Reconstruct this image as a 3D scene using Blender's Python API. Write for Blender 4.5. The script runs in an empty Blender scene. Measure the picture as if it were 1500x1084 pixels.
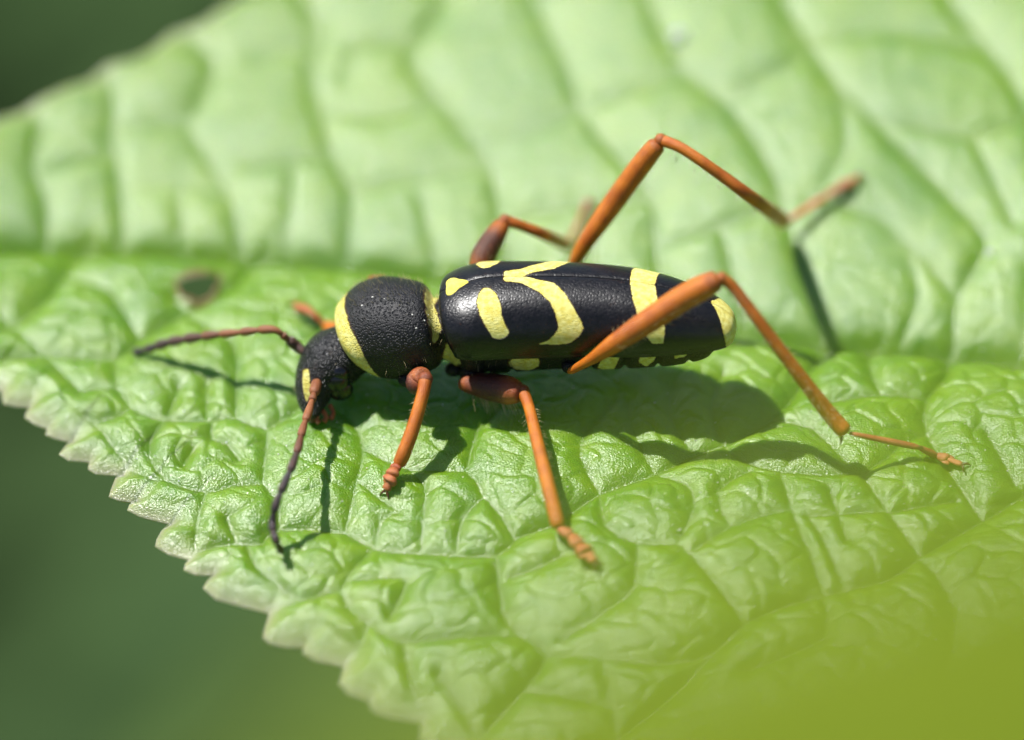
import bpy, math, random
import numpy as np
from mathutils import Vector, noise as mnoise
random.seed(7); np.random.seed(7)
SC = bpy.context.scene
COL = SC.collection
# ------------------------------------------------------------------ camera, light, exposure (1 unit = 1 cm)
ELEV = math.radians(38.0); DIST = 25.0; PXCM = 450.0      # photograph pixels per cm at the subject
CE, SE = math.cos(ELEV), math.sin(ELEV)
CAM = np.array([0.0, -DIST*CE, DIST*SE])
cam = bpy.data.cameras.new('camera'); camo = bpy.data.objects.new('camera', cam); COL.objects.link(camo)
camo.location = CAM; camo.rotation_euler = (math.pi/2-ELEV, 0, 0)
cam.sensor_width = 36.0; cam.lens = 36.0*DIST/(1500/PXCM)
cam.clip_start = 0.5; cam.clip_end = 3000
cam.dof.use_dof = True; cam.dof.focus_distance = DIST-0.42
APERTURE = 1.5
cam.dof.aperture_fstop = cam.lens*1e-3/APERTURE
SC.camera = camo
SUN = np.array([-0.46, 0.18, 1.0]); SUN /= np.linalg.norm(SUN)       # direction towards the sun
w = bpy.data.worlds.new('World'); SC.world = w; w.use_nodes = True
nt = w.node_tree; nt.nodes.clear()
sky = nt.nodes.new('ShaderNodeTexSky'); sky.sky_type = 'NISHITA'; sky.sun_disc = False
sky.sun_elevation = math.asin(SUN[2]); sky.sun_rotation = math.atan2(SUN[0], SUN[1])
bg = nt.nodes.new('ShaderNodeBackground'); bg.inputs['Strength'].default_value = 0.062
out = nt.nodes.new('ShaderNodeOutputWorld')
nt.links.new(sky.outputs[0], bg.inputs[0]); nt.links.new(bg.outputs[0], out.inputs[0])
sun = bpy.data.lights.new('sun', 'SUN'); sun.energy = 5.0; sun.angle = math.radians(0.6); sun.color = (1, .98, .945)
suno = bpy.data.objects.new('sun', sun); COL.objects.link(suno)
suno.rotation_euler = Vector(SUN).to_track_quat('Z', 'Y').to_euler()
SC.view_settings.view_transform = 'Standard'; SC.view_settings.look = 'None'
SC.view_settings.exposure = 0.44; SC.view_settings.gamma = 1.0; SC.view_settings.use_curve_mapping = False

# ------------------------------------------------------------------ layout helpers: where things stand, measured off the photograph
def ray(px, py):
    d = np.array([(px-750)/PXCM, 0, 0]) + np.array([0, SE, CE])*((542-py)/PXCM) + np.array([0, CE, -SE])*DIST
    return d/DIST
def P(px, py, z):                       # point at height z
    d = ray(px, py); t = (z-CAM[2])/d[2]; return CAM + d*t
def proj(p):                            # cm -> photograph pixels (arrays allowed)
    q = p-CAM; dep = q[..., 1]*CE - q[..., 2]*SE
    return 750+q[..., 0]/dep*DIST*PXCM, 542-(q[..., 1]*SE+q[..., 2]*CE)/dep*DIST*PXCM
def catmull(pts, n=None, ts=None):
    pts = np.array(pts, float)
    if ts is None: ts = np.linspace(0, len(pts)-1, n)
    ts = np.clip(np.asarray(ts, float), 0, len(pts)-1)
    i = np.minimum(ts.astype(int), len(pts)-2); f = (ts-i)[:, None]
    p0 = pts[np.maximum(i-1, 0)]; p1 = pts[i]; p2 = pts[i+1]; p3 = pts[np.minimum(i+2, len(pts)-1)]
    return .5*((2*p1)+(-p0+p2)*f+(2*p0-5*p1+4*p2-p3)*f*f+(-p0+3*p1-3*p2+p3)*f**3)
def inpoly(x, y, poly):
    r = np.zeros(x.shape, bool); n = len(poly)
    for i in range(n):
        x0, y0 = poly[i]; x1, y1 = poly[i-1]
        if y0 == y1: continue
        c = ((y0 > y) != (y1 > y)) & (x < (x1-x0)*(y-y0)/(y1-y0)+x0)
        r ^= c
    return r

# ------------------------------------------------------------------ mesh helpers
def mesh_obj(name, V, F, mat, parent=None, smooth=True, attrs=None):
    V = np.asarray(V, np.float32).reshape(-1, 3)
    me = bpy.data.meshes.new(name)
    if isinstance(F, np.ndarray):
        k = F.shape[1]; nf = len(F)
        me.vertices.add(len(V)); me.vertices.foreach_set('co', V.ravel())
        me.loops.add(nf*k); me.loops.foreach_set('vertex_index', F.ravel().astype(np.int32))
        me.polygons.add(nf); me.polygons.foreach_set('loop_start', np.arange(0, nf*k, k, dtype=np.int32))
        me.polygons.foreach_set('loop_total', np.full(nf, k, np.int32))
        me.update(calc_edges=True)
    else:
        me.from_pydata(V.tolist(), [], [list(map(int, f)) for f in F])
    me.polygons.foreach_set('use_smooth', np.full(len(me.polygons), smooth, bool))
    for k, v in (attrs or {}).items():
        a = me.attributes.new(k, 'FLOAT', 'POINT'); a.data.foreach_set('value', np.asarray(v, np.float32).ravel())
    me.materials.append(mat); me.update()
    o = bpy.data.objects.new(name, me); COL.objects.link(o)
    if parent: o.parent = parent
    return o
def grid_faces(nu, nv, off=0, wrap=False):
    a = np.arange(nu*nv).reshape(nu, nv)+off
    if wrap: a = np.concatenate([a, a[:, :1]], 1)
    return np.stack([a[:-1, :-1], a[1:, :-1], a[1:, 1:], a[:-1, 1:]], -1).reshape(-1, 4)
class Acc:
    def __init__(s): s.V = []; s.F = []; s.n = 0
    def add(s, V, F):
        V = np.asarray(V).reshape(-1, 3); s.V.append(V); s.F.append(np.asarray(F)+s.n); s.n += len(V)
    def build(s, name, mat, parent=None, **k):
        return mesh_obj(name, np.concatenate(s.V), np.concatenate(s.F), mat, parent, **k)
def frames(C):
    T = np.gradient(C, axis=0); T /= np.linalg.norm(T, axis=1)[:, None]+1e-12
    up = np.array([0, 0, 1.]); 
    if abs(T[0] @ up) > .9: up = np.array([0, 1., 0])
    N = []; u = up-T[0]*(up @ T[0]); u /= np.linalg.norm(u)
    for t in T:
        u = u-t*(u @ t); u /= np.linalg.norm(u); N.append(u.copy())
    N = np.array(N); return T, N, np.cross(T, N)
def tube(C, R, nseg=14, flat=1.0, acc=None):
    """closed tapered tube; quads only (ends collapse to near points)"""
    C = np.asarray(C, float); R = np.asarray(R, float)
    T, N, B = frames(C)
    C = np.concatenate([C[:1], C, C[-1:]]); R = np.concatenate([[1e-5], R, [1e-5]])
    N = np.concatenate([N[:1], N, N[-1:]]); B = np.concatenate([B[:1], B, B[-1:]])
    a = np.linspace(0, 2*math.pi, nseg, endpoint=False)
    V = C[:, None]+R[:, None, None]*(np.cos(a)[None, :, None]*N[:, None]*flat+np.sin(a)[None, :, None]*B[:, None])
    F = grid_faces(len(C), nseg, wrap=True)
    if acc is not None: acc.add(V, F)
    return V.reshape(-1, 3), F
def limb(pts, rad, n=26, **k):
    pts = np.asarray(pts, float); m = len(pts)
    C = catmull(pts, n); ts = np.linspace(0, 1, n)
    if np.ndim(rad[0]) == 0: rad = list(zip(np.linspace(0, 1, len(rad)), rad))
    r = catmull([[x] for _, x in rad], ts=np.interp(ts, [t for t, _ in rad], np.arange(len(rad))))[:, 0]
    e = .06                                                          # rounded ends
    r = np.maximum(r, 1e-4)*np.sqrt(np.clip(1-((e-np.minimum(ts, 1-ts)).clip(0)/e)**2*.75, 0, 1))
    return tube(C, r, **k)
def thing(name, label, cat, loc=(0, 0, 0), group=None):
    o = bpy.data.objects.new(name, None); o.empty_display_size = .1; o.location = [float(a) for a in loc]; COL.objects.link(o)
    o['label'] = label; o['category'] = cat
    if group: o['group'] = group
    return o
def holder(name, parent, label=None):
    o = bpy.data.objects.new(name, None); o.empty_display_size = .05; COL.objects.link(o); o.parent = parent
    if label: o['label'] = label
    return o

# ------------------------------------------------------------------ materials
class Mat:
    def __init__(s, name):
        s.m = bpy.data.materials.new(name); s.m.use_nodes = True; s.t = s.m.node_tree
        s.t.nodes.clear(); s.out = s.n('ShaderNodeOutputMaterial')
    def n(s, typ, **k):
        x = s.t.nodes.new(typ)
        for a, b in k.items(): setattr(x, a, b)
        return x
    def l(s, a, b): s.t.links.new(a, b)
    def set(s, sock, v):
        if hasattr(v, 'is_linked') or isinstance(v, bpy.types.NodeSocket): s.l(v, sock)
        elif isinstance(v, tuple) and len(v) == 3 and sock.type == 'RGBA': sock.default_value = (*v, 1)
        else: sock.default_value = v
    def bsdf(s, **k):
        b = s.n('ShaderNodeBsdfPrincipled')
        for a, v in k.items(): s.set(b.inputs[a.replace('_', ' ')], v)
        return b
    def coord(s):
        return s.n('ShaderNodeTexCoord').outputs['Object']
    def noise(s, scale, detail=3, rough=.5, vec=None):
        x = s.n('ShaderNodeTexNoise'); x.inputs['Scale'].default_value = scale; x.inputs['Detail'].default_value = detail
        x.inputs['Roughness'].default_value = rough; s.l(vec if vec is not None else s.coord(), x.inputs['Vector']); return x.outputs['Fac']
    def voro(s, scale, feature='F1', vec=None):
        x = s.n('ShaderNodeTexVoronoi', feature=feature); x.inputs['Scale'].default_value = scale
        s.l(vec if vec is not None else s.coord(), x.inputs['Vector']); return x.outputs['Distance']
    def attr(s, name):
        return s.n('ShaderNodeAttribute', attribute_name=name).outputs['Fac']
    def mix(s, f, a, b):
        x = s.n('ShaderNodeMix', data_type='RGBA'); s.set(x.inputs[0], f); s.set(x.inputs[6], a); s.set(x.inputs[7], b); return x.outputs[2]
    def ramp(s, v, a, b, lo=0., hi=1.):
        x = s.n('ShaderNodeMapRange'); s.l(v, x.inputs[0])
        for i, q in zip((1, 2, 3, 4), (a, b, lo, hi)): x.inputs[i].default_value = q
        return x.outputs[0]
    def math(s, op, a, b=0.):
        x = s.n('ShaderNodeMath', operation=op); s.set(x.inputs[0], a); s.set(x.inputs[1], b); return x.outputs[0]
    def bump(s, h, dist, strength=1., nrm=None):
        x = s.n('ShaderNodeBump'); x.inputs['Distance'].default_value = dist; x.inputs['Strength'].default_value = strength
        s.l(h, x.inputs['Height'])
        if nrm is not None: s.l(nrm, x.inputs['Normal'])
        return x.outputs['Normal']
    def done(s, sh): s.l(sh, s.out.inputs['Surface']); return s.m

def leaf_mat(name, c1, c2, ctrans, trans, rough=.40, spec=.5, fine=True, coat=0., sss=0.):
    m = Mat(name)
    big = m.noise(2.2, 3); mid = m.noise(14, 4, .6)
    f = m.ramp(m.math('ADD', m.math('MULTIPLY', big, .5), m.math('MULTIPLY', mid, .5)), .38, .62)
    col = m.mix(f, c1, c2)
    if fine:
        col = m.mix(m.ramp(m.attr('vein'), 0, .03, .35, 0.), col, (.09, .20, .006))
        col = m.mix(m.attr('pale'), col, (.56, .58, .34))
        col = m.mix(m.attr('brown'), col, (.20, .115, .045))
    n1 = m.noise(70, 5, .65); n2 = m.voro(95, 'DISTANCE_TO_EDGE'); n3 = m.noise(260, 3, .6)
    nrm = None
    if fine:
        nrm = m.bump(n1, .0024, .5)
        nrm = m.bump(m.ramp(n2, 0, .35), .0018, .6, nrm)
        nrm = m.bump(n3, .0022, .7, nrm)
    else:
        nrm = m.bump(n1, .01, .4)
    rg = m.ramp(m.noise(40, 4, .6), .3, .7, rough-.06, rough+.10)
    b = m.bsdf(Base_Color=col, Roughness=rg)
    b.inputs['Specular IOR Level'].default_value = spec
    b.inputs['Coat Weight'].default_value = coat; b.inputs['Coat Roughness'].default_value = .21; b.inputs['Coat IOR'].default_value = 1.88; b.inputs['Subsurface Weight'].default_value = sss; b.inputs['Subsurface Radius'].default_value = (.5, 1., .1); b.inputs['Subsurface Scale'].default_value = .13; m.l(nrm, b.inputs['Coat Normal'])
    m.l(nrm, b.inputs['Normal'])
    t = m.n('ShaderNodeBsdfTranslucent'); m.set(t.inputs[0], ctrans); m.l(nrm, t.inputs['Normal'])
    mx = m.n('ShaderNodeMixShader'); mx.inputs[0].default_value = trans
    m.l(b.outputs[0], mx.inputs[1]); m.l(t.outputs[0], mx.inputs[2])
    return m.done(mx.outputs[0])
M_LEAF = leaf_mat('leaf_surface', (.108, .262, .003), (.185, .345, .004), (.30, .45, .02), .18, rough=.45, spec=.22, coat=.85, sss=.45)
M_FORE = leaf_mat('young_leaf_surface', (.27, .36, .018), (.32, .41, .024), (.50, .60, .04), .4, fine=False)

def simple(name, col, rough=.4, spec=.5, var=None, bumpscale=None, bumpd=.001, coat=0., sss=0.):
    m = Mat(name); c = col
    if var: c = m.mix(m.ramp(m.noise(var[1], 4), .35, .65), col, var[0])
    b = m.bsdf(Base_Color=c, Roughness=rough); b.inputs['Specular IOR Level'].default_value = spec
    b.inputs['Coat Weight'].default_value = coat; b.inputs['Coat Roughness'].default_value = .15
    if bumpscale: m.l(m.bump(m.noise(bumpscale, 4, .6), bumpd), b.inputs['Normal'])
    if sss: b.inputs['Subsurface Weight'].default_value = sss; b.inputs['Subsurface Radius'].default_value = (.03, .012, .004)
    return m.done(b.outputs[0])

# shell of the beetle: black chitin, yellow felt where the pigment mask 'felt' is 1
def chitin(name, punct, pd, rough, fs=320, fb=.0025):
    m = Mat(name)
    felt = m.attr('felt'); 
    ragged = m.math('ADD', felt, m.math('ADD', m.math('MULTIPLY', m.math('SUBTRACT', m.noise(110, 4, .8), .5), 1.0), m.math('MULTIPLY', m.math('SUBTRACT', m.noise(34, 2, .6), .5), .55)))
    f = m.ramp(ragged, .38, .62)
    fringe = m.ramp(ragged, .15, .46)
    blk = m.mix(m.ramp(m.noise(45, 4), .4, .7), (.004, .004, .005), (.009, .008, .010))
    yel = m.mix(m.ramp(m.noise(60, 4), .35, .65), (.74, .63, .10), (.90, .84, .28))
    c = m.mix(m.math('MULTIPLY', fringe, .5), blk, (.22, .08, .01))
    c = m.mix(f, c, yel)
    n = m.bump(m.ramp(m.voro(punct), 0, .55), pd, 1.0)
    rid = m.n('ShaderNodeMapping'); rid.inputs['Scale'].default_value = (70, 70, 190); m.l(m.coord(), rid.inputs[0])
    n = m.bump(m.math('MULTIPLY', m.noise(1, 2, .6, rid.outputs[0]), m.attr('shine')), .008, .8, n)
    n = m.bump(m.noise(fs, 3, .7), fb, .7, n)
    n = m.bump(f, .003, .6, n)
    pile = m.n('ShaderNodeMapping'); pile.inputs['Scale'].default_value = (60, 300, 300); m.l(m.coord(), pile.inputs[0])
    n = m.bump(m.math('MULTIPLY', m.noise(1, 3, .7, pile.outputs[0]), f), .006, .8, n)
    r = m.math('ADD', m.ramp(m.noise(90, 4, .7), .3, .7, rough-.06, rough+.12), m.math('MULTIPLY', f, .22))
    r = m.math('SUBTRACT', r, m.math('MULTIPLY', m.attr('shine'), .20))
    b = m.bsdf(Base_Color=c, Roughness=r); b.inputs['Specular IOR Level'].default_value = .5
    m.l(n, b.inputs['Normal'])
    return m.done(b.outputs[0])
M_PRON = chitin('granular_black_chitin', 130, .0034, .41)
M_ELY = chitin('glossy_black_chitin', 110, .0006, .32, fb=.0003)
M_EYE = simple('eye_facets', (.006, .006, .009), .2, .4, bumpscale=500, bumpd=.0002, coat=.5)
def amber(name, c1, c2, dark=None):
    m = Mat(name)
    c = m.mix(m.ramp(m.noise(22, 4), .35, .65), c1, c2)
    c = m.mix(m.ramp(m.noise(9, 2), .48, .72, 0., .55), c, (c1[0]*.55, c1[1]*.42, c1[2]*.6))
    if dark: c = m.mix(m.math('MULTIPLY', m.ramp(m.attr('dark'), .0, 1.), m.ramp(m.noise(70, 3), .2, .5, .75, 1.)), c, dark)
    b = m.bsdf(Base_Color=c, Roughness=m.ramp(m.noise(110, 3), .3, .7, .26, .50))
    b.inputs['Specular IOR Level'].default_value = .55
    b.inputs['Subsurface Weight'].default_value = .2; b.inputs['Subsurface Radius'].default_value = (.6, .2, .02); b.inputs['Subsurface Scale'].default_value = .04
    m.l(m.bump(m.noise(150, 4, .75), .0045, .8), b.inputs['Normal'])
    return m.done(b.outputs[0])
M_LEG = amber('amber_leg', (.47, .115, .006), (.62, .185, .010), (.055, .018, .014))
M_LEGD = amber('red_brown_leg', (.34, .08, .02), (.50, .15, .035), (.045, .014, .02))
M_LEGR = amber('reddish_foot', (.42, .10, .03), (.55, .20, .07))
M_ANT = amber('antenna_chitin', (.30, .10, .03), (.36, .13, .045), (.030, .022, .026))
M_HAIR = simple('golden_hair', (.55, .45, .22), .35, .5)
M_CLAW = simple('dark_claw', (.10, .035, .015), .3, .5)
M_RIM = simple('dried_brown_tissue', (.22, .12, .05), .7, .3, var=((.34, .22, .12), 30), bumpscale=60, bumpd=.006)
M_PET = simple('petiole_skin', (.20, .30, .06), .45, .5, var=((.26, .22, .08), 3))

# ================================================================== THE LEAF
MID = [(-345, 380), (-200, 372), (0, 366), (200, 368), (430, 383), (600, 402), (800, 434), (1000, 476), (1215, 506), (1393, 520), (1500, 532), (1900, 590), (2450, 665)]
_m = np.array([P(x, y, 0)[:2] for x, y in catmull(MID, 400)])
_o = np.argsort(_m[:, 0]); _mx, _my = _m[_o, 0], _m[_o, 1]
def ymid(x): return np.interp(x, _mx, _my)
def base(x, y):
    v = y-ymid(x); d = np.maximum(-v, 0); u = np.maximum(v, 0)
    z = .36*u-.03*u*u + .05*d-.085*d*d
    z = z-.028*np.exp(-(v/.09)**2)-.022*np.exp(-(v/.032)**2)                                     # groove of the midrib
    return z+.02*np.sin(x*1.7+.6)*np.minimum(np.abs(v), 1)
def PB(px, py, fn=None):                                               # point on the leaf below a pixel
    fn = fn or base; d = ray(px, py); t = -CAM[2]/d[2]; p = CAM+d*t
    for _ in range(14):
        z = float(fn(np.array([p[0]]), np.array([p[1]]))[0]); q = CAM+d*((z-CAM[2])/d[2]); p = p*.4+q*.6
    return p
VEIN2 = [  # strong veins
 [(1214,506),(1173,572),(1130,620),(1060,657),(1016,671),(960,699),(878,727),(810,773),(758,790),(727,817),(644,815),(548,808),(505,784),(410,779),(383,800),(350,800),(320,803),(285,812)],
 [(1690,560),(1600,650),(1500,728),(1439,766),(1346,818),(1301,850),(1204,873),(1090,912),(1000,1001),(900,1080),(760,1160)],
 [(1393,516),(1388,555),(1357,590),(1357,640),(1393,699),(1439,766)],
 [(130,368),(98,410),(40,470),(-40,505),(-120,490)], [(394,377),(346,422),(262,470),(205,502),(168,530),(64,524),(-20,535),(-60,538)],
 [(1900,600),(1750,800),(1500,960),(1300,1080),(1100,1180)],
 [(727,817),(736,898),(763,932),(799,960),(766,1010),(700,1080)],
 # far half
 [(70,360),(69,297),(48,245),(62,186),(40,160)], [(180,360),(180,300),(166,200),(166,135),(150,105)],
 [(352,370),(339,294),(284,204),(277,180),(311,120),(305,80),(260,50)],
 [(511,385),(511,363),(515,284),(487,235),(470,163),(456,104),(470,52),(445,0),(400,-40)],
 [(755,420),(733,329),(719,242),(691,208),(646,152),(601,97),(611,62),(653,0),(620,-80)],
 [(975,465),(960,363),(956,297),(900,230),(849,166),(831,97),(797,35),(770,-30),(720,-140)],
 [(1205,500),(1165,370),(1146,294),(1126,242),(1067,156),(1004,111),(960,28),(935,-40),(880,-170)],
 [(1398,520),(1401,440),(1443,371),(1426,330),(1330,230),(1221,121),(1187,69),(1152,14),(1110,-80)],
 [(1640,540),(1600,380),(1500,150),(1450,80),(1388,0),(1300,-140)], [(1900,590),(1850,300),(1750,80),(1600,-150)],
]
VEIN3 = [
 [(160,435),(205,500)], [(168,530),(169,578)], [(98,410),(160,435)], [(119,585),(169,578),(191,610),(141,632)], [(169,578),(191,607)],
 [(191,607),(233,626),(311,627),(345,623),(391,640),(438,609),(470,600)], [(257,443),(274,466),(326,502),(340,511),(348,546),(345,623)],
 [(263,579),(246,623)], [(304,574),(303,623)], [(241,626),(225,648),(219,679),(244,715),(302,732),(338,723),(385,719)],
 [(391,640),(391,665),(385,719),(405,740),(410,779)], [(302,732),(291,765),(285,812)], [(333,770),(347,800)], [(311,635),(311,654),(333,662),(350,685)],
 [(269,693),(283,671)], [(141,632),(200,700),(244,715)], [(64,524),(119,585)], [(0,470),(64,524)],
 [(470,600),(515,628),(532,668),(523,715),(506,784)], [(600,700),(622,722),(622,748),(616,812)], [(532,668),(600,700),(683,701),(707,737),(735,765),(752,792)],
 [(707,740),(677,770),(669,812)], [(583,760),(560,770),(548,808)], [(523,715),(583,760)], [(683,701),(700,640),(740,600)],
 [(543,812),(499,876),(538,923),(590,950),(626,947),(763,932)], [(499,876),(438,890),(394,897)], [(360,800),(375,840),(405,865),(438,890)], [(590,950),(613,1055)],
 [(571,915),(593,871),(585,854),(520,860)], [(538,926),(527,954),(502,974)], [(747,851),(788,840),(821,824)], [(821,943),(918,882),(930,850),(933,806)],
 [(799,960),(960,978),(1050,950),(1090,912)], [(1090,912),(1021,831),(1000,814),(991,806),(933,806),(886,779),(878,727)], [(991,806),(1016,754),(1005,720),(960,699)],
 [(1016,815),(1069,781),(1118,765),(1157,757)], [(1060,657),(1090,685),(1142,702),(1263,704),(1320,660),(1357,640)], [(1143,703),(1163,769),(1187,821),(1206,872)],
 [(1263,707),(1301,762),(1346,816)], [(1183,766),(1294,759)], [(1445,646),(1487,718)], [(1069,781),(1050,730),(1100,700)], [(1240,870),(1200,790),(1183,766)],
 [(1240,800),(1215,730)], [(1301,762),(1400,740)], [(1130,620),(1190,640),(1240,690)], [(1210,600),(1290,590),(1357,590)], [(1290,590),(1270,540),(1290,510)],
 [(878,727),(850,680),(860,640),(900,600)], [(960,699),(925,640),(920,600)], [(1016,671),(980,620),(985,580)], [(1060,657),(1040,610),(1060,560)],
 [(766,1010),(900,1040)], [(880,970),(900,1080)], [(1095,985),(1206,940),(1204,873)], [(1346,818),(1400,900),(1380,1000)], [(640,1000),(700,1080)],
 [(228,190),(277,180)], [(362,249),(430,240),(487,235)], [(380,90),(466,62)], [(508,131),(521,76),(598,69)], [(743,208),(795,194),(849,166)], [(755,201),(849,166)],
 [(849,163),(914,145),(1004,111)], [(1081,145),(1184,80)], [(1426,208),(1498,180)], [(1426,208),(1460,277),(1484,332)], [(1322,506),(1346,437),(1330,380)],
 [(1484,551),(1500,510),(1510,400)], [(180,280),(260,270),(339,294)], [(515,284),(600,270),(719,242)], [(470,163),(560,180),(646,152)], [(733,329),(840,310),(956,297)],
 [(960,363),(1060,340),(1146,294)], [(1221,121),(1240,230),(1160,330)], [(1187,69),(1300,50),(1450,80)], [(1280,180),(1426,208)], [(1146,294),(1280,320),(1401,440)],
 [(620,300),(640,400)], [(860,310),(880,440)], [(1060,350),(1090,480)], [(69,250),(166,230)], [(166,190),(277,180)], [(430,240),(420,380)], [(260,270),(270,368)],
]
def to_xy(polys): return [np.array([PB(x, y)[:2] for x, y in catmull(pl, max(len(pl), int(2*len(pl))-1))]) for pl in polys]
W2 = to_xy(VEIN2); W3 = to_xy(VEIN3)
MIDXY = np.array([P(x, y, 0)[:2] for x, y in catmull(MID, 60)])
def dist_poly(x, y, pl, cut):
    d = np.full(x.shape, cut, np.float32)
    x0, y0 = pl.min(0)-cut; x1, y1 = pl.max(0)+cut
    k = np.nonzero((x > x0) & (x < x1) & (y > y0) & (y < y1))[0]
    if not len(k): return d, k
    xx, yy = x[k], y[k]; best = np.full(len(k), cut*cut, np.float32)
    for a, b in zip(pl[:-1], pl[1:]):
        e = b-a; L = e @ e+1e-12
        t = np.clip(((xx-a[0])*e[0]+(yy-a[1])*e[1])/L, 0, 1)
        dd = (xx-a[0]-t*e[0])**2+(yy-a[1]-t*e[1])**2
        np.minimum(best, dd, out=best)
    d[k] = np.sqrt(best); return d, k
def soft(x, y, polys, cut, p=3.):
    s = np.full(x.shape, cut**-p, np.float32); hard = np.full(x.shape, cut, np.float32)
    for pl in polys:
        d, k = dist_poly(x, y, pl, cut)
        if len(k): s[k] += np.maximum(d[k], .002)**-p-cut**-p; hard[k] = np.minimum(hard[k], d[k])
    return s**(-1/p), hard
def hash2(i, j, s):
    v = np.sin(i*127.1+j*311.7+s*74.7)*43758.5453; return v-np.floor(v)
def voronoi(x, y, scale, seed):
    X, Y = x*scale, y*scale; I, J = np.floor(X), np.floor(Y)
    f1 = np.full(x.shape, 9., np.float32); f2 = f1.copy(); h = f1.copy()
    for di in (-1, 0, 1):
        for dj in (-1, 0, 1):
            a, b = I+di, J+dj
            d = np.hypot(a+.12+.76*hash2(a, b, seed)-X, b+.12+.76*hash2(b, a, seed+5)-Y).astype(np.float32)
            m = d < f1; f2 = np.where(m, f1, np.minimum(f2, d)); h = np.where(m, hash2(a, b, seed+9), h); f1 = np.where(m, d, f1)
    return f1, f2, h
def dome(d, w): t = np.clip(d/w, 0, 1); t = t*t/(t+.025)*1.025; return 1-(1-t)**2.1
def relief(x, y, full=False):
    x = np.asarray(x, np.float64); y = np.asarray(y, np.float64)
    d2, h2 = soft(x, y, W2+[MIDXY], .45); d3, h3 = soft(x, y, W3, .3)
    dc = (d2**-3.+d3**-3.)**(-1/3.)
    far = np.clip((y-ymid(x))/.25+.5, 0, 1); amp = 1-.50*far
    z = (.034*dome(d2, .21)+.043*dome(dc, .105))*amp
    wx = x+.02*np.sin(y*17+1.3)+.012*np.sin(y*41); wy = y+.02*np.sin(x*15+.4)+.012*np.sin(x*37+2)
    f1, f2, h = voronoi(wx+.3*wy, wy, 8.5, 1.); e = f2-f1
    fade = dome(dc, .05)
    z = z+.0095*fade*amp*(dome(e, .42)*(.6+.8*h)-.5)
    f1, f2, hh = voronoi(wx*1.0-.2*wy, wy*1.1, 24., 3.); e4 = f2-f1
    z = z+.0026*fade*(dome(e4, .22)-.3)
    f1, f2, h5 = voronoi(wx, wy, 58., 4.); z = z+.0007*fade*(dome(f2-f1, .6))
    z = z+.006*np.sin(x*6.1+np.sin(y*5))*np.sin(y*7.3+1)*fade
    if full: return z, np.minimum(h2, h3*1.6), e
    return z
def H(x, y): return base(x, y)+relief(x, y)
def PA(px, py, z): q = PB(px, py, H); return P(px, py, max(z, q[2]+.014))
def PL(px, py, dz=0.): p = PB(px, py, H); p[2] += dz; return p

NEAR = [(-345,380),(-330,400),(-290,412),(-290,425),(-250,440),(-215,446),(-214,460),(-180,475),(-140,481),(-140,495),(-110,510),(-70,520),(-72,532),(-50,548),(-20,560),
 (2,571),(3,582),(5,590),(24,594),(43,595),(38,603),(36,610),(50,620),(69,627),(66,635),(80,641),(105,647),(96,651),(86,664),(100,673),(131,676),(129,681),(129,686),(140,693),(179,696),(169,699),(163,713),(159,726),(173,732),(198,735),(189,738),(186,746),(206,756),(233,763),(251,767),(236,776),(229,789),(227,799),(246,811),(276,819),(271,824),(269,834),(286,841),(312,842),(304,848),(297,860),(316,877),(355,888),(394,897),(391,907),(386,923),(385,932),(394,941),(420,947),(444,947),(443,955),(461,966),(502,974),(499,987),(495,998),(510,1015),(538,1024),(541,1033),(548,1041),(570,1049),(613,1055),(614,1064),(612,1076),(625,1092),(670,1104),(672,1122),(700,1140),(760,1150),(765,1170),(800,1190),(870,1200),(875,1220),(930,1240),(1010,1246),(1014,1262),(1100,1285),(1200,1290),(1205,1306),(1330,1322),(1450,1316),(1460,1326),(1600,1318),(1750,1286),(1900,1230),(2050,1140),(2200,1010),(2320,860),(2400,740),(2440,670)]
FARM = [(-345,380),(-300,330),(-250,300),(-180,252),(-100,222),(-50,196),(0,172),(30,163),(60,143),(100,125),(130,117),(160,92),(200,83),(225,70),(250,48),(300,30),(320,14),(350,-6),(420,-35),(500,-85),(650,-165),(850,-255),(1100,-330),(1350,-370),(1600,-360),(1850,-280),(2050,-150),(2200,20),(2330,250),(2410,480),(2450,650)]
HOLE_PX = [(260,411),(275,402),(316,400),(316,416),(303,434),(288,438),(268,428)]
HOLE = np.array([PB(x, y, H)[:2] for x, y in HOLE_PX]); HC = HOLE.mean(0); HOLE = HC+(HOLE-HC)*1.1
def resample(pl, fr):
    pl = np.array(pl, float); L = np.r_[0, np.cumsum(np.hypot(*np.diff(pl, axis=0).T))]; L /= L[-1]
    return np.stack([np.interp(fr, L, pl[:, 0]), np.interp(fr, L, pl[:, 1])], 1)
def dens(breaks):                                                       # [(f, n)...] piecewise uniform
    o = []
    for (a, n), (b, _) in zip(breaks[:-1], breaks[1:]): o.append(np.linspace(a, b, n, endpoint=False))
    return np.r_[np.concatenate(o), 1.0]
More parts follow.
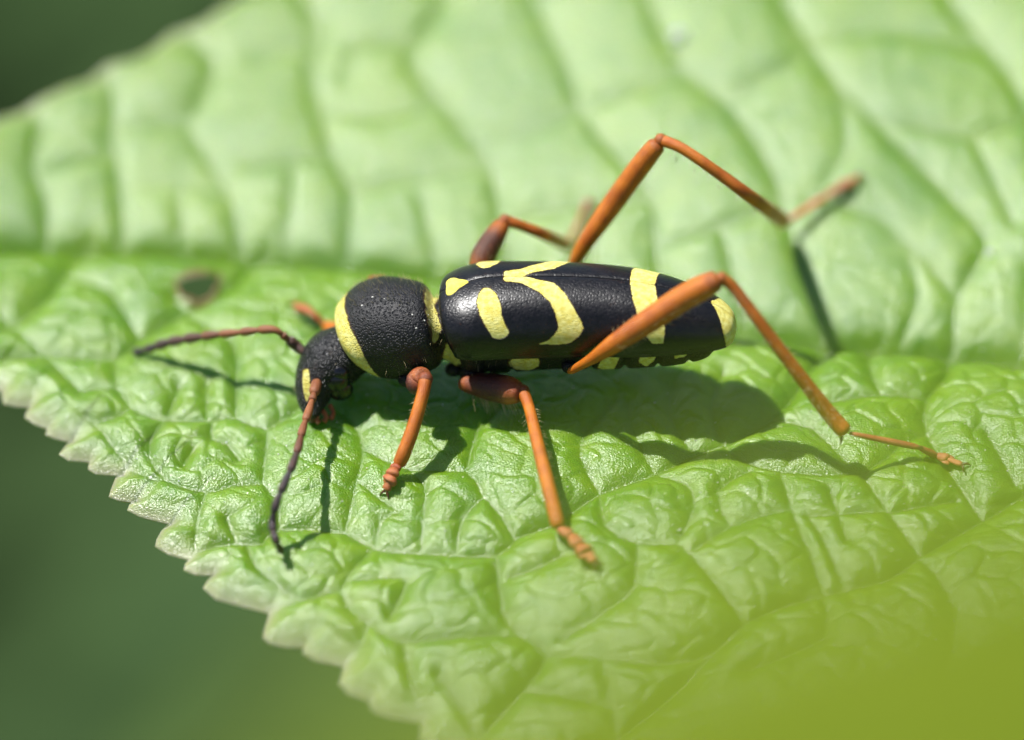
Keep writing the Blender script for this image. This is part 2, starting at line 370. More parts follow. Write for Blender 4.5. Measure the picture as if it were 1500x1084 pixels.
def half(margin_px, fr, nw, wpow, sgn):
    mp = resample(margin_px, fr)
    mg = np.array([PB(x, y)[:2] for x, y in mp])
    tm = resample(MIDXY, np.interp(fr, (0, .12, .37, .72, 1), (0, .20, .55, .86, 1)) if sgn < 0 else np.interp(fr, (0, .1, .75, 1), (0, .12, .84, 1)))
    w = np.linspace(0, 1, nw)**wpow; w[-1] = 1
    G = tm[:, None]*(1-w)[None, :, None]+mg[:, None]*w[None, :, None]
    x = G[..., 0].ravel(); y = G[..., 1].ravel()
    k_ = max(1, len(mg)//70); pieces = [mg[i:i+k_+1] for i in range(0, len(mg)-1, k_)]
    edge = soft(x, y, pieces, .10)[1].astype(float); edge = edge.reshape(len(fr), nw); edge[:, -1] = 0; edge = edge.ravel()
    r, dv, e = relief(x, y, True); z = base(x, y)+r*np.clip(edge/.15, 0, 1)+.005*dome(edge, .05)
    z = z-.005*np.clip(1-edge/.03, 0, 1)**2
    V = np.stack([x, y, z], 1).reshape(len(fr), nw, 3)
    rim = []                                                           # rounded edge and underside
    inn = (G[:, -4]-mg); inn /= np.linalg.norm(inn, axis=1)[:, None]+1e-9
    for dxy, dz in ((.001, -.003), (.003, -.006), (.008, -.008)):
        q = V[:, -1].copy(); q[:, :2] += inn*dxy; q[:, 2] += dz; rim.append(q)
    V = np.concatenate([V]+[q[:, None] for q in rim], 1); nv = nw+3
    pale = np.exp(-edge/.022)*.85
    hd = np.hypot(x-HC[0], (y-HC[1])*.75)
    brown = np.clip(1-(hd-.050)/.026, 0, 1)**1.5*.8*(hd < .2)
    pad = lambda a, v: np.concatenate([a.reshape(len(fr), nw), np.full((len(fr), 3), v)], 1).ravel()
    F = grid_faces(len(fr), nv)
    c = V.reshape(-1, 3)[F].mean(1)
    F = F[~inpoly(c[:, 0], c[:, 1], HOLE)]
    if sgn < 0: F = F[:, ::-1]
    # underside, coarser
    su = np.arange(len(fr)); sw = np.unique(np.r_[np.arange(0, nw, 8), nw-1])
    U = V[su][:, sw].copy(); U[..., 2] -= .022*np.linspace(1, 0, U.shape[1])[None]**.3; U[:, -1] = V[su][:, -1]
    UF = grid_faces(len(su), len(sw)); uc = U.reshape(-1, 3)[UF].mean(1); UF = UF[~inpoly(uc[:, 0], uc[:, 1], HC+(HOLE-HC)*1.9)]
    if sgn > 0: UF = UF[:, ::-1]
    n0 = len(fr)*nv; z0 = np.zeros(U.shape[0]*U.shape[1])
    return (np.concatenate([V.reshape(-1, 3), U.reshape(-1, 3)]), np.concatenate([F, UF+n0]),
            np.r_[pad(dv, 1.), z0+1], np.r_[pad(pale, .5), z0], np.r_[pad(brown, 0), z0])
A = half(NEAR, dens([(0, 60), (.105, 760), (.37, 560), (.72, 60), (1, 1)]), 400, 1., -1)
B = half(FARM, dens([(0, 40), (.09, 620), (.75, 50), (1, 1)]), 230, 1., 1)
nA = len(A[0])
leaf = thing('leaf', 'large bright green crinkled leaf with toothed margin under the beetle, pierced by a small hole', 'leaf')
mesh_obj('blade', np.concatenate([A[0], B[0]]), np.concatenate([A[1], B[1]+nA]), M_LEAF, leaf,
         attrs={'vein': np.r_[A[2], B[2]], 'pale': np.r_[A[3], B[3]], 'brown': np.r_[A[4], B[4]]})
# dried rim of the hole
hp = catmull(np.r_[HOLE, HOLE[:1]], 50)[:-1]; hp = HC+(hp-HC)*1.02
hz = H(hp[:, 0], hp[:, 1]); a = np.linspace(0, 2*math.pi, 8, endpoint=False); acc = Acc()
nr = hp-HC; nr /= np.linalg.norm(nr, axis=1)[:, None]
rr = .0045+.002*np.sin(np.arange(len(hp))*.9)
V = np.zeros((len(hp), 8, 3)); V[..., :2] = hp[:, None]+nr[:, None]*(np.cos(a)[None, :, None]*rr[:, None, None]); V[..., 2] = hz[:, None]+np.sin(a)[None]*rr[:, None]*.8
V2 = np.concatenate([V, V[:1]]); mesh_obj('hole_rim', V2, grid_faces(len(hp)+1, 8, wrap=True), M_RIM, leaf)
pt = P(2440, 664, 0); 
V, F = limb([pt+(-.5, -.04, -.03), pt+(0, 0, -.02), pt+(1.2, .1, -.2), pt+(3, .2, -1.0), pt+(4.5, .3, -2.6)], [.03, .06, .07, .08, .1], n=30)
mesh_obj('petiole', V, F, M_PET, leaf)

# ================================================================== THE BEETLE
beetle = thing('longhorn_beetle', 'black beetle with yellow wasp-like bands and long orange legs standing on the leaf', 'beetle', (0, 0, 0))
# body: one continuous skin from mouth to tail.  (px, py, z, half width, upper half height, lower half height)
ST = [(463,606,.050,.028,.022,.022),(460,598,.062,.052,.035,.035),(459,585,.082,.066,.052,.050),(461,568,.108,.078,.066,.062),(467,549,.134,.092,.078,.074),(477,532,.156,.104,.086,.088),(489,524,.170,.106,.088,.100),
 (500,517,.180,.100,.083,.098),(508,512,.187,.096,.078,.094),(517,507,.193,.095,.076,.092),(522,502,.199,.118,.102,.106),(527,498,.204,.140,.126,.122),(534,494,.209,.152,.138,.134),(544,488,.215,.162,.151,.147),(556,484,.222,.170,.160,.154),(575,481,.231,.174,.164,.156),(594,479,.239,.168,.158,.150),(612,477,.246,.156,.146,.144),(626,475,.251,.142,.132,.138),(634,474,.254,.122,.112,.130),
 (639,473,.256,.094,.076,.128),(648,470,.260,.086,.062,.160),(658,468,.265,.094,.066,.200),(667,466,.269,.116,.086,.214),(684,463,.274,.138,.108,.222),(712,460,.282,.150,.118,.212),(760,459,.289,.150,.120,.200),(820,459,.295,.150,.118,.188),(880,461,.298,.148,.114,.184),(940,464,.300,.142,.108,.170),(990,468,.300,.130,.098,.150),(1030,472,.299,.110,.082,.122),(1048,476,.297,.080,.062,.092),(1060,479,.295,.050,.040,.056),(1067,481,.294,.012,.010,.012)]
def loft(ST, n, m, frame_up=None):
    ST = [(a, b, z+.06*min(max((a-460)/170, 0), 1), *q) for a, b, z, *q in ST]
    S = np.array([[*P(a, b, z), w_, hu, hl] for a, b, z, w_, hu, hl in ST])
    L = np.r_[0, np.cumsum(np.linalg.norm(np.diff(S[:, :3], axis=0), axis=1))]
    ts = np.interp(np.linspace(0, L[-1], n), L, np.arange(len(S)))
    Q = catmull(S, ts=ts); C = Q[:, :3]
    T = np.gradient(C, axis=0); T /= np.linalg.norm(T, axis=1)[:, None]
    kw = np.hanning(27); kw /= kw.sum(); T = np.stack([np.convolve(np.pad(T[:, k], 13, mode='edge'), kw, 'valid') for k in range(3)], 1)
    T[:, 2] += .24*np.exp(-(((C[:, 0]*PXCM+750)-518)/28)**2)
    T[:, 1] *= .12; T /= np.linalg.norm(T, axis=1)[:, None]             # the two sides of the body mirror each other
    side = np.array([0, -1., 0]); side = side[None]-T*(T @ side)[:, None]; side /= np.linalg.norm(side, axis=1)[:, None]
    up = np.cross(side, T); up *= np.sign(up[:, 2:3]+1e-9) if False else 1
    if up[len(up)//2, 2] < 0: up = -up
    return Q, C, T, side, up
Q, C, T, side, up = loft(ST, 420, 0)
m_ = 160; an = np.linspace(0, 2*math.pi, m_, endpoint=False)+math.pi/m_        # 0 = near side, pi/2 = top; symmetric about the vertical plane
ca, sa = np.cos(an), np.sin(an)
ex = .92
cc = np.sign(ca)*np.abs(ca)**ex; ss = np.sign(sa)*np.abs(sa)**ex
hgt = np.where(ss[None] > 0, Q[:, 4:5], Q[:, 5:6])*ss[None]
V = C[:, None]+side[:, None]*(Q[:, 3:4]*cc[None])[..., None]+up[:, None]*hgt[..., None]
# surface modelling: segment joints of the abdomen, puckers of the face
Xp, Yp = proj(V)
rel = V-C[:, None]
seg = np.zeros(V.shape[:2])
for xs in (870, 920, 968, 1012, 1046): seg += np.exp(-((Xp-xs+(Yp-520)*.25)/4.)**2)*(sa[None] < .15)
for xs in (700, 738): seg += .8*np.exp(-((Xp-xs-(Yp-520)*.5)/4.)**2)*(sa[None] < .15)
V = V-rel*(seg*.07)[..., None]
Xp, Yp = proj(V)
POL = [
 [(622,430),(631,438),(640,458),(647,481),(640,500),(634,507),(632,484),(624,458)], [(586,556),(612,540),(604,553),(592,560)], [(654,502),(664,507),(676,533),(661,539),(648,523)],
 [(744,533),(749,525),(772,522),(790,521),(790,536),(775,543),(754,541)], [(875,539),(889,512),(911,508),(906,529),(897,545)], [(935,531),(942,510),(961,508),(960,527),(947,538)], [(987,526),(993,508),(1007,507),(1005,522)],
 [(1028,514),(1034,503),(1046,502),(1044,511)], [(443,541),(452,541),(457,577),(449,590),(444,570)]]
near = (ca[None] > 0)
felt = np.zeros(V.shape[:2], bool)
for pl in POL: felt |= inpoly(Xp, Yp, pl)
i_col = int(np.argmin(np.abs(Q[:, 0]-P(519, 506, .20)[0])))
felt[:i_col] &= (Yp[:i_col] > 538) & (Xp[:i_col] < 462)
felt &= near
felt = felt | felt[:, (m_//2-1-np.arange(m_)) % m_]
_c = (Q[:, 0]-P(519.5, 506, .20)[0])*PXCM
felt |= (_c[:, None] > 0) & (_c[:, None] < (23-6*np.abs(sa[None]-.5)))
felt = felt.astype(float)
for _ in range(3): felt = (felt+np.roll(felt, 1, 1)+np.roll(felt, -1, 1)+np.roll(felt, 1, 0)+np.roll(felt, -1, 0))/5
mesh_obj('body', V, grid_faces(420, m_, wrap=True)[:, ::-1], M_PRON, beetle, attrs={'felt': felt, 'shine': np.repeat((np.arange(420) < i_col-1).astype(float), m_)})

# wing cases: a shell from the suture over the side, thick at its rim
EST = [(659,467,.267,.108,.082),(661,467,.269,.144,.110),(666,466,.272,.161,.123),(677,464,.277,.173,.131),(690,462,.282,.180,.136),(715,459,.288,.181,.147),(760,458,.294,.177,.150),(820,458,.299,.171,.150),(880,459,.303,.165,.146),(930,462,.305,.160,.139),(980,466,.306,.144,.122),(1020,471,.305,.122,.100),(1045,475,.303,.103,.083),(1060,478,.301,.086,.067),(1070,480,.300,.066,.052),(1076,481,.299,.042,.032),(1079,482,.299,.004,.004)]
Q, C, T, side, up = loft([(a, b, z, w_, h_, h_) for a, b, z, w_, h_ in EST], 380, 0)
na = 130
BANDS = [[(703,426),(709,421),(718,422),(728,431),(733,445),(735,462),(740,476),(746,486),(742,493),(733,497),(722,495),(713,481),(703,462),(697,442)],
 [(737,403),(754,402),(775,406),(811,414),(827,428),(840,450),(852,471),(855,481),(848,493),(834,503),(812,505),(788,504),(803,498),(811,491),(818,479),(814,461),(806,443),(790,428),(765,415),(737,411)],
 [(910,380),(920,402),(923,416),(926,436),(933,458),(940,480),(947,493),(955,503),(972,503),(974,480),(968,460),(963,436),(961,424),(957,408),(950,385)],
 [(1020,425),(1036,437),(1046,449),(1052,462),(1056,474),(1060,490),(1064,508),(1090,500),(1090,440),(1060,415),(1030,410)]]
def shell(flip):
    ph = np.linspace(math.radians(90), math.radians(-22), na)
    fr = np.linspace(0, 1, 380)
    c, s = np.abs(np.cos(ph))**.86*np.sign(np.cos(ph)), np.sign(np.sin(ph))*np.abs(np.sin(ph))**.96
    hu = np.where(s > 0, 1, .95)
    sd = side
    V = C[:, None]+sd[:, None]*(Q[:, 3:4]*c[None])[..., None]+up[:, None]*(Q[:, 4:5]*(s*hu)[None])[..., None]
    # rounded shoulder bulge, seam groove, slightly lifted side rim
    V = V-up[:, None]*(.003*np.exp(-((ph-math.pi/2)/.025)**2))[None, :, None]
    V = V+sd[:, None]*(.006*np.exp(-((fr*430-35)/28)**2)[:, None]*np.exp(-((ph-.5)/.4)**2)[None])[..., None]
    V = V+sd[:, None]*(.004*np.exp(-((ph-ph[-1])/.06)**2))[None, :, None]
    X, Y = proj(V); f = np.zeros(X.shape, bool)
    for pl in BANDS: f |= inpoly(X, Y, pl)
    f = f.astype(float)
    for _ in range(3): f = (f+np.roll(f, 1, 1)+np.roll(f, -1, 1)+np.roll(f, 1, 0)+np.roll(f, -1, 0))/5
    V[:, 0] -= sd*0.0
    gap = .0008; V = V+sd[:, None]*gap
    inner = C[:, None]+(V[:, [0, -1]]-C[:, None])*.90
    V = np.concatenate([inner[:, :1], V, inner[:, 1:]], 1); f = np.concatenate([f[:, :1]*0, f, f[:, -1:]*0], 1)
    if flip:
        r = V-C[:, None]; V = C[:, None]+r-2*(r*side[:, None]).sum(-1, keepdims=True)*side[:, None]
    return V, f
for flip in (False, True):
    V, f = shell(flip); F = grid_faces(V.shape[0], V.shape[1])
    if flip: F = F[:, ::-1]
    mesh_obj('wing_case', V, F, M_ELY, beetle, attrs={'felt': f})
# little triangular shield between the wing cases
_i = int(np.argmin(np.abs(proj(C+up*Q[:, 4:5])[0]-667)))
_p = C[_i]+up[_i]*(Q[_i, 4]-.004)
_a = np.linspace(0, 2*math.pi, 40, endpoint=False)
_V = []
for _r, _h in ((1.05, -.006), (1., .004), (.85, .009), (.45, .012), (.02, .0125)):
    for q in _a:                                                       # rounded triangle, point to the rear
        k = .038*(1-.20*math.cos(3*q+math.pi))*_r
        _V.append(_p+T[_i]*k*math.cos(q)*1.0+side[_i]*k*math.sin(q)*1.15+up[_i]*(_h-.25*k*abs(math.sin(q))*_r))
M_FELT = simple('yellow_felt', (.80, .68, .09), .6, .35, var=((.86, .76, .16), 60), bumpscale=240, bumpd=.003)
mesh_obj('scutellum', np.array(_V), grid_faces(5, 40, wrap=True)[:, ::-1], M_FELT, beetle)

def ellipsoid(c, r, rot=None, nu=24, nv=32):
    u = np.linspace(0.001, math.pi-.001, nu); v = np.linspace(0, 2*math.pi, nv, endpoint=False)
    V = np.stack([np.sin(u)[:, None]*np.cos(v)[None]*r[0], np.sin(u)[:, None]*np.sin(v)[None]*r[1], np.cos(u)[:, None]*np.ones(nv)[None]*r[2]], -1).reshape(-1, 3)
    if rot is not None: V = V @ np.array(rot).T
    return V+np.array(c), grid_faces(nu, nv, wrap=True)[:, ::-1]
from mathutils import Euler
VIEW = np.array([0, CE, -SE])
def toward(px, py, z, t): return P(px, py, z)-VIEW*t
# compound eyes (kidney round the antenna socket), near and far
hc = P(482, 528, .158)
def eye(sgn):
    acc = Acc()
    p = P(487, 553, .150); p[0] += .012; p[1] = hc[1]-sgn*.100
    for dx, dz, r in ((0, 0, .046), (.010, .030, .034), (.012, -.030, .044)):
        V, F = ellipsoid(p+(dx, 0, dz), (r, r*.62, r)); acc.add(V, F)
    acc.build('eye', M_EYE, beetle)
    q = P(468, 546, .166); q[1] = hc[1]-sgn*.086; a_ = np.linspace(0, 2*math.pi, 24); ring = q+np.stack([np.cos(a_)*.019, -sgn*.010+0*a_, np.sin(a_)*.019], 1)
    V, F = tube(ring, np.full(24, .0065), 10); mesh_obj('antenna_socket', V, F, M_EYE, beetle)
eye(1); eye(-1)
# mandibles, palps
for s in (1, -1):
    b = P(463, 598, .062); b[1] -= s*.022
    V, F = limb([b, b+(-.012, -s*.006, -.020), b+(-.006, s*.006, -.036), b+(.002, s*.014, -.044)], [.016, .015, .010, .003], n=14); mesh_obj('mandible', V, F, M_CLAW, beetle)
for px, py, e, f in ((472, 600, (478, 611), (474, 618)), (466, 604, (464, 614), (468, 620)), (482, 592, (488, 604), (484, 614))):
    p = [P(px, py, .065), P(*e, .045), P(*f, .035)]; V, F = limb(p, [.008, .007, .010], n=12); mesh_obj('palp', V, F, M_LEGR, beetle)

# antennae: eleven segments each
def antenna(pts, lens, rads, colf):
    h = holder('antenna', beetle)
    D = catmull(pts, 300); L = np.r_[0, np.cumsum(np.linalg.norm(np.diff(D, axis=0), axis=1))]; L /= L[-1]
    e = np.r_[0, np.cumsum(lens)]; e = e/e[-1]
    for i in range(len(lens)):
        t = np.linspace(e[i], e[i+1]+.004, 16); c = np.stack([np.interp(t, L, D[:, k]) for k in range(3)], 1)
        q = np.linspace(0, 1, 16); r = rads[i]*(.62+.42*np.sin(np.clip(q*1.05, 0, 1)*math.pi*.62)**1.2); r[0] *= .75; r[-1] *= .6; r[-2] *= .88
        V, F = tube(c, r, 12); mesh_obj('antenna_segment', V, F, M_ANT, h, attrs={'dark': np.full(len(V), colf(i))})
lens = [1.5, .45, 1.3, 1.0, 1.15, 1.05, 1.05, .9, .85, .75, .8]
antenna([P(456,522,.178), P(443,514,.186), P(432,505,.20), P(418,494,.235), P(404,484,.262), P(385,483,.255), P(350,487,.225), P(310,491,.19), PA(275,496,.15), PA(245,502,.115), PA(218,511,.07), PL(197,520,.010)],
        lens, [.018,.013,.014,.0135,.0135,.015,.0165,.0165,.0165,.015,.013], lambda i: [.85,.35,.25,.3,.25,.55,.8,.85,.95,1,1][i])
antenna([P(468,545,.165), toward(465,556,.150,.02), toward(460,578,.142,.04), toward(452,604,.150,.02), toward(443,630,.158,.0), toward(437,655,.16,0), PA(428,682,.15), PA(415,712,.125), PA(404,740,.085), PA(399,768,.03), PA(404,791,.02), PL(412,811,.010)],
        lens, [.018,.013,.014,.013,.0135,.014,.014,.0135,.0135,.0135,.012], lambda i: [.15,.3,.1,.25,.55,.9,1,1,1,1,1][i])

# legs: thigh, shin, foot (four joints and two claws)
def leg(femur, fr, tibia, tr, tarsus, dark=0., lobes=1., M_F=None, M_T=None):
    M_F = M_F or M_LEG; M_T = M_T or M_LEG
    h = holder('leg', beetle)
    V, F = limb(femur, fr, n=40, nseg=18)
    c = np.array(femur); t = np.linalg.norm(V-c[0], axis=1)/np.linalg.norm(c[-1]-c[0])
    mesh_obj('femur', V, F, M_F, h, attrs={'dark': np.clip(dark*np.exp(-((t-.5)/.33)**4)+(t > .97)*.3, 0, 1)})
    V, F = limb(tibia, tr, n=34, nseg=14)
    mesh_obj('tibia', V, F, M_T, h, attrs={'dark': np.zeros(len(V))})
    kn = np.array(tibia[0]); V, F = ellipsoid(kn, (tr[0]*1.08,)*3, nu=12, nv=14); mesh_obj('knee_joint', V, F, M_F, h, attrs={'dark': np.full(len(V), .35)})
    a = Acc(); T = np.array(tarsus)
    for i in range(len(T)-1):
        p, q = T[i], T[i+1]; s = (.0135, .016, .019, .011)[min(i, 3)]*lobes
        tube(np.linspace(p, q+(q-p)*.06, 9), s*np.array([.55, .72, .82, .9, .97, 1.02, 1.04, .95, .55]), 12, flat=.7, acc=a)
        if i == 2:                                                    # bilobed pad
            d = (q-p)/np.linalg.norm(q-p); sd = np.cross(d, (0, 0, 1.)); sd /= np.linalg.norm(sd)
            for k in (-1, 1): tube(np.linspace(p+(q-p)*.5+sd*k*.008, q+(q-p)*.35+sd*k*.016-(0, 0, .006), 7), .011*lobes*np.array([.6, .9, 1, 1.05, 1, .8, .5]), 10, flat=.5, acc=a)
    a.build('tarsus', M_LEGR, h)
    p, q = T[-2], T[-1]; d = (q-p)/np.linalg.norm(q-p); sd = np.cross(d, (0, 0, 1.)); sd /= np.linalg.norm(sd)
    for k in (-1, 1):
        V, F = limb([q, q+d*.016+sd*k*.012+(0, 0, .002), q+d*.024+sd*k*.020-(0, 0, .010)], [.005, .004, .0012], n=10, nseg=8); mesh_obj('claw', V, F, M_CLAW, h)
    return h
def spur(h, p, q):
    V, F = limb([p, (np.array(p)+q)/2, q], [.006, .0045, .001], n=8, nseg=8); mesh_obj('spur', V, F, M_CLAW, h)
# near hind
ka = P(1240, 633, .0); g = PL(1275, 640)[2]
hz = lambda px, py: PL(px, py)[2]
ank = P(1240, 634, hz(1265, 690)+.145)
h = leg([P(833,545,.25), P(868,525,.345), P(905,500,.43), P(950,470,.51), P(1000,437,.59), P(1035,418,.645), P(1054,408,.665)], [(0,.013),(.12,.016),(.3,.030),(.55,.040),(.78,.041),(.93,.034),(1,.026)],
    [P(1057,408,.665), P(1075,422,.635), P(1115,475,.53), P(1170,548,.37), P(1215,606,.235), ank], [.020,.0175,.019,.022,.026,.027],
    [ank+(.01,0,.0), P(1345,655,hz(1350,664)+.035), P(1371,667,hz(1375,674)+.028), P(1388,672,hz(1392,680)+.022), P(1408,680,hz(1412,690)+.012)])
spur(h, P(1233,638,ank[2]-.01), P(1231,652,ank[2]-.035))
# far hind
fank = P(1150, 326, hz(1178, 372)+.09)
kf = .80
leg([P(838,392,.30), P(858,355,.40), P(900,295,.54), P(940,240,.68), P(966,208,.76)], [(0,.018),(.15,.024),(.45,.034),(.75,.034),(.93,.030),(1,.022)],
    [P(968,205,.765), P(1000,218,.755), P(1050,252,.69), P(1110,296,.56), fank], [.020,.018,.019,.022,.027],
    [fank, PL(1210,300,.035), PL(1228,287,.03), PL(1240,277,.025), PL(1256,264,.012)])
# near middle
ma = P(818, 773, hz(828, 785)+.03)
h = leg([P(672,561,.15), P(695,563,.155), P(725,568,.165), P(750,573,.175), P(764,577,.18)], [(0,.018),(.18,.032),(.42,.044),(.70,.046),(.9,.034),(1,.024)],
    [P(766,573,.182), P(776,600,.165), P(789,655,.135), P(805,720,.09), ma], [.021,.0185,.021,.023,.023],
    [ma, PL(836,792,.026), PL(848,806,.022), PL(858,815,.018), PL(870,824,.008)], dark=.85, lobes=1.5, M_F=M_LEGD)
MIDLEG = h
# far middle
mf = P(832, 360, hz(840, 372)+.03)
leg([P(700,395,.36), P(708,375,.39), P(722,350,.43), P(738,326,.46)], [(0,.030),(.3,.040),(.7,.036),(1,.024)],
    [P(740,323,.465), P(765,331,.44), P(800,345,.37), mf], [.019,.017,.019,.021],
    [mf, PL(850,330,.03), PL(858,313,.03), PL(863,304,.025), PL(865,301,.010)], dark=.9, lobes=.6)
# near front
fa = P(584, 681, hz(590, 690)+.03)
h = leg([P(604,575,.20)+(0,.03,0), P(610,562,.215), toward(616,554,.215,.03), toward(621,551,.21,.07)], [(0,.030),(.35,.040),(.75,.036),(1,.026)],
    [toward(624,555,.205,.08), toward(619,580,.175,.08), toward(606,625,.12,.05), toward(592,663,.07,.02), fa], [.022,.0205,.022,.023,.021],
    [fa, PL(578,694,.022), PL(574,704,.022), PL(570,711,.018), PL(566,721,.010)], dark=.9, lobes=1.4, M_F=M_LEGD)
# far front
ff = P(478, 478, .08)
leg([P(575,470,.22)+(0,.05,0), P(560,436,.26)+(0,.05,0), P(548,418,.26)], [(0,.026),(.5,.036),(1,.026)],
    [P(546,413,.25), P(532,452,.20), P(506,482,.13), ff], [.019,.018,.02,.021],
    [ff, PL(458,470,.03), PL(450,465,.03), PL(442,459,.025), PL(432,449,.01)], dark=.2)

# hip joints
for px, py, z, rx in ((612, 556, .19, .040), (598, 560, .18, .034), (690, 548, .17, .042), (836, 541, .245, .030), (665, 545, .16, .030)):
    V, F = ellipsoid(P(px, py, z)+(0, .015, 0), (rx, rx*.85, rx*.8), nu=16, nv=20); mesh_obj('coxa', V, F, M_PRON, beetle, attrs={'felt': np.zeros(len(V))})
# fine golden hairs
ha = Acc()
def hair(p, d, L, r=.0011):
    p = np.asarray(p); d = np.asarray(d)/np.linalg.norm(d); q = np.cross(d, (.3, .5, .8)); q /= np.linalg.norm(q); s = np.cross(d, q)
    bend = np.array([0, 0, -.15])*L
    pts = [p, p+d*L*.5, p+d*L+bend]; V = []
    for c, rr in zip(pts, (r, r*.7, r*.15)):
        for k in range(3): V.append(c+rr*(q*math.cos(k*2.094)+s*math.sin(k*2.094)))
    ha.add(V, [[i*3+k, i*3+(k+1) % 3, (i+1)*3+(k+1) % 3, (i+1)*3+k] for i in range(2) for k in range(3)])
Qb, Cb, Tb, Sb, Ub = loft(ST, 420, 0)
for _ in range(380):
    i = random.choice([random.randint(95, 225), random.randint(60, 400)]); a_ = random.uniform(0, 2*math.pi)
    c, s = math.cos(a_), math.sin(a_)
    if i > 215 and s > -.2: continue
    n = Sb[i]*c+Ub[i]*s; p = Cb[i]+Sb[i]*c*Qb[i, 3]+Ub[i]*s*(Qb[i, 4] if s > 0 else Qb[i, 5])
    hair(p*1.0-n*.002, n+np.array([random.uniform(-.4, .7), random.uniform(-.3, .3), random.uniform(-.3, .3)]), random.uniform(.012, .03), .0005)
for _ in range(170):                                                   # fringe along the back of the pronotum
    i = random.randint(88, 165); a_ = random.uniform(1.2, 2.6); c, s = math.cos(a_), math.sin(a_)
    n = Sb[i]*c+Ub[i]*s; hair(Cb[i]+Sb[i]*c*Qb[i, 3]+Ub[i]*s*Qb[i, 4], n+np.array([random.uniform(-.5, .3), 0, random.uniform(0, .5)]), random.uniform(.015, .032), .0007)
def limb_hairs(a, b, r, n, L=(.01, .025), down=False, th=.0007):
    a, b = np.array(a), np.array(b); d = (b-a)/np.linalg.norm(b-a)
    for _ in range(n):
        q = np.random.normal(size=3); 
        if down: q[2] = -abs(q[2])-1.2
        q -= d*(q @ d); q /= np.linalg.norm(q)
        hair(a+(b-a)*random.random()+q*r*.95, q+d*.5, random.uniform(*L), th)
limb_hairs(P(690,562,.15), P(755,572,.175), .042, 90, (.025, .055), True, .0010)
for _ in range(60):                                                    # pale bristles of the face
    p = P(random.uniform(436, 462), random.uniform(535, 598), .11); p[1] = hc[1]-random.uniform(.05, .085); hair(p, (-.8, -.5, -.6), random.uniform(.012, .028), .0007)
limb_hairs(P(690,562,.15), P(755,572,.175), .038, 50)
limb_hairs(P(905,500,.43), P(1035,418,.645), .037, 300, (.008, .018))
limb_hairs(P(1075,422,.635), P(1225,620,.215), .022, 260, (.009, .022))
limb_hairs(P(776,600,.165), P(812,750,.05), .021, 200, (.008, .020))
limb_hairs(P(900,295,.54), P(960,215,.74), .033, 80, (.006, .014))
limb_hairs(P(620,580,.17), P(588,672,.05), .021, 120, (.008, .02))
limb_hairs(P(975,210,.76), P(1140,318,.5), .02, 120, (.008, .02))
limb_hairs(P(1250,640,.12), P(1340,656,.09), .010, 60, (.006, .014))
limb_hairs(P(705,385,.38), P(735,330,.45), .036, 70, (.01, .02))
o = ha.build('hair', M_HAIR, beetle); o['kind'] = 'stuff'

# ================================================================== small things on the leaf
M_SPARKLE = simple('pale_sparkle_dust', (.75, .73, .66), .5, .5)  # pale specks like dust; their white stands in for sparkles of light
def grain(acc, p, r):
    V, F = ellipsoid(p, (r, r*random.uniform(.6, 1), r*.7), nu=5, nv=6); acc.add(V, F)
ga = Acc()
for _ in range(230):
    px, py = random.uniform(80, 1500), random.uniform(470, 1000)
    if py > 575+(px-20)*.70: continue
    grain(ga, PL(px, py, .001), random.choice([.0016, .0022, .003]))
grain(ga, PL(995, 776, .003), .0065); grain(ga, PL(1050, 748, .003), .004)  # two larger white grains drawn as sparkles
o = ga.build('sparkle_dust', M_SPARKLE, leaf); o['kind'] = 'stuff'
ga = Acc()
for _ in range(34):
    i = random.randint(60, 260); a_ = random.uniform(.5, 1.7); c, s_ = math.cos(a_), math.sin(a_)
    grain(ga, Cb[i]+Sb[i]*c*Qb[i, 3]*1.01+Ub[i]*s_*(Qb[i, 4] if s_ > 0 else Qb[i, 5])*1.01, random.choice([.002, .0026, .0045]))
o = ga.build('sparkle_dust', M_SPARKLE, beetle); o['kind'] = 'stuff'
def drop(px, py, r, label):
    m = Mat('water'); b = m.bsdf(Base_Color=(1., 1., 1.), Roughness=.12, IOR=1.33); b.inputs['Transmission Weight'].default_value = .7; b.inputs['Specular IOR Level'].default_value = 1.  # not fully clear: white in the body colour imitates the bright glint
    mt = m.done(b.outputs[0]); p = PL(px, py); V, F = ellipsoid(p+(0, 0, r*.3), (r, r, r*.75), nu=20, nv=24)
    o = mesh_obj('water_droplet', V, F, mt); o['label'] = label; o['category'] = 'water droplet'; return o
drop(993, 56, .030, 'glint-whitened water droplet near the top of the leaf, right of centre')
drop(1449, 372, .015, 'tiny glint-whitened droplet on the leaf near the right edge of the picture')

# ================================================================== the blurred leaf in the foreground
fl = thing('leaf', 'out of focus yellow-green leaf close to the camera in the lower right corner', 'leaf')
def PD(px, py, dep): d = ray(px, py); return CAM+d*dep                      # at a given distance along the view
nu, nv = 90, 60
u = np.linspace(0, 1, nu); v = np.linspace(-1, 1, nv)
o0 = PD(260, 2195, 12.3); o1 = PD(3400, 805, 13.8)                          # tip to base
ax = o1-o0; Ln = np.linalg.norm(ax); ax /= Ln
nrm = np.array([.12, -.55, .83]); nrm -= ax*(nrm @ ax); nrm /= np.linalg.norm(nrm); sdv = np.cross(nrm, ax)
wid = 1.12*np.sin(np.clip(u, 0, 1)**.62*math.pi)**.85+.002
wid = wid*(1+.03*(((u*26) % 1)-.5))
V = np.zeros((nu, nv, 3))
for i in range(nu):
    for j in range(nv):
        a_ = v[j]*wid[i]
        hgt_ = .22*abs(a_)-.11*a_*a_+.03*math.sin(u[i]*38+abs(a_)*5)*min(1, abs(a_)*2)-.5*(u[i]-.4)**2
        V[i, j] = o0+ax*Ln*u[i]+sdv*a_+nrm*hgt_
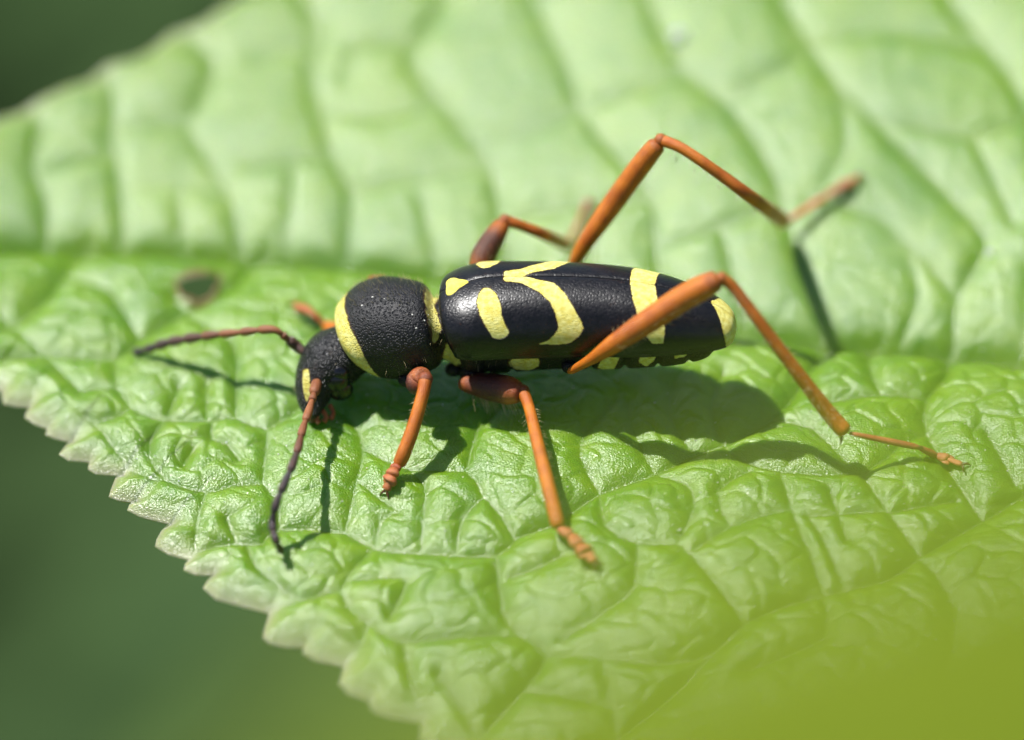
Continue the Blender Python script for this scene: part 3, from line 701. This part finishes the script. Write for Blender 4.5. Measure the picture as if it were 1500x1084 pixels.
V2 = V-nrm*.03
F = grid_faces(nu, nv); F2 = grid_faces(nu, nv, off=nu*nv)[:, ::-1]
mesh_obj('blade', np.concatenate([V.reshape(-1, 3), V2.reshape(-1, 3)]), np.concatenate([F, F2]), M_FORE, fl)
Vv, Ff = limb([V[2, nv//2]-nrm*.02, V[nu//2, nv//2]-nrm*.03, V[-1, nv//2], V[-1, nv//2]+ax*2-nrm*.8], [.01, .03, .05, .06], n=30); mesh_obj('midrib', Vv, Ff, M_PET, fl)

# ================================================================== far below: undergrowth and soil
def far_mat(name, c1, c2, sc):
    m = Mat(name); c = m.mix(m.ramp(m.noise(sc, 4), .35, .65), c1, c2)
    b = m.bsdf(Base_Color=c, Roughness=.8); b.inputs['Specular IOR Level'].default_value = .15; return m.done(b.outputs[0])
gm = far_mat('mossy_soil', (.042, .080, .024), (.060, .11, .034), .05)
n = 60; g_ = np.linspace(-1, 1, n); X, Y = np.meshgrid(np.sign(g_)*np.abs(g_)**2*1500, np.sign(g_)*np.abs(g_)**2*1500, indexing='ij')
Z = -34+1.2*np.sin(X*.11)*np.cos(Y*.09)
o = mesh_obj('ground', np.stack([X, Y, Z], -1), grid_faces(n, n), gm); o['kind'] = 'structure'
um = far_mat('undergrowth_leaf', (.038, .075, .023), (.066, .125, .037), .2)
Vs = []; Fs = []; k = 0
rg = np.random.RandomState(4)
for _ in range(5200):
    p = np.array([rg.uniform(-45, 45), rg.uniform(-25, 95), rg.uniform(-33, -22)]); L = rg.uniform(2.0, 5.0); a_ = rg.uniform(0, 6.28); tl = rg.uniform(-.5, .5); t2 = rg.uniform(-.5, .5)
    d = np.array([math.cos(a_)*math.cos(tl), math.sin(a_)*math.cos(tl), math.sin(tl)]); s = np.array([-math.sin(a_), math.cos(a_), t2]); s /= np.linalg.norm(s); nn = np.cross(d, s)
    W_ = L*rg.uniform(.22, .36)
    prof = [(0, .02), (.22, .8), (.5, 1.), (.8, .6), (1, .02)]
    for t_, w_ in prof:
        c = p+d*L*t_-np.array([0, 0, .5])*L*.3*t_*t_
        Vs += [c-s*W_*w_+nn*W_*.2*w_, c, c+s*W_*w_+nn*W_*.2*w_]
    for i in range(4):
        for j in range(2): Fs.append((k+i*3+j, k+i*3+j+1, k+i*3+j+4, k+i*3+j+3))
    k += 15
o = mesh_obj('undergrowth', np.array(Vs), np.array(Fs), um); o['kind'] = 'stuff'; o['label'] = 'dark green undergrowth far below the leaf, completely out of focus'; o['category'] = 'undergrowth'
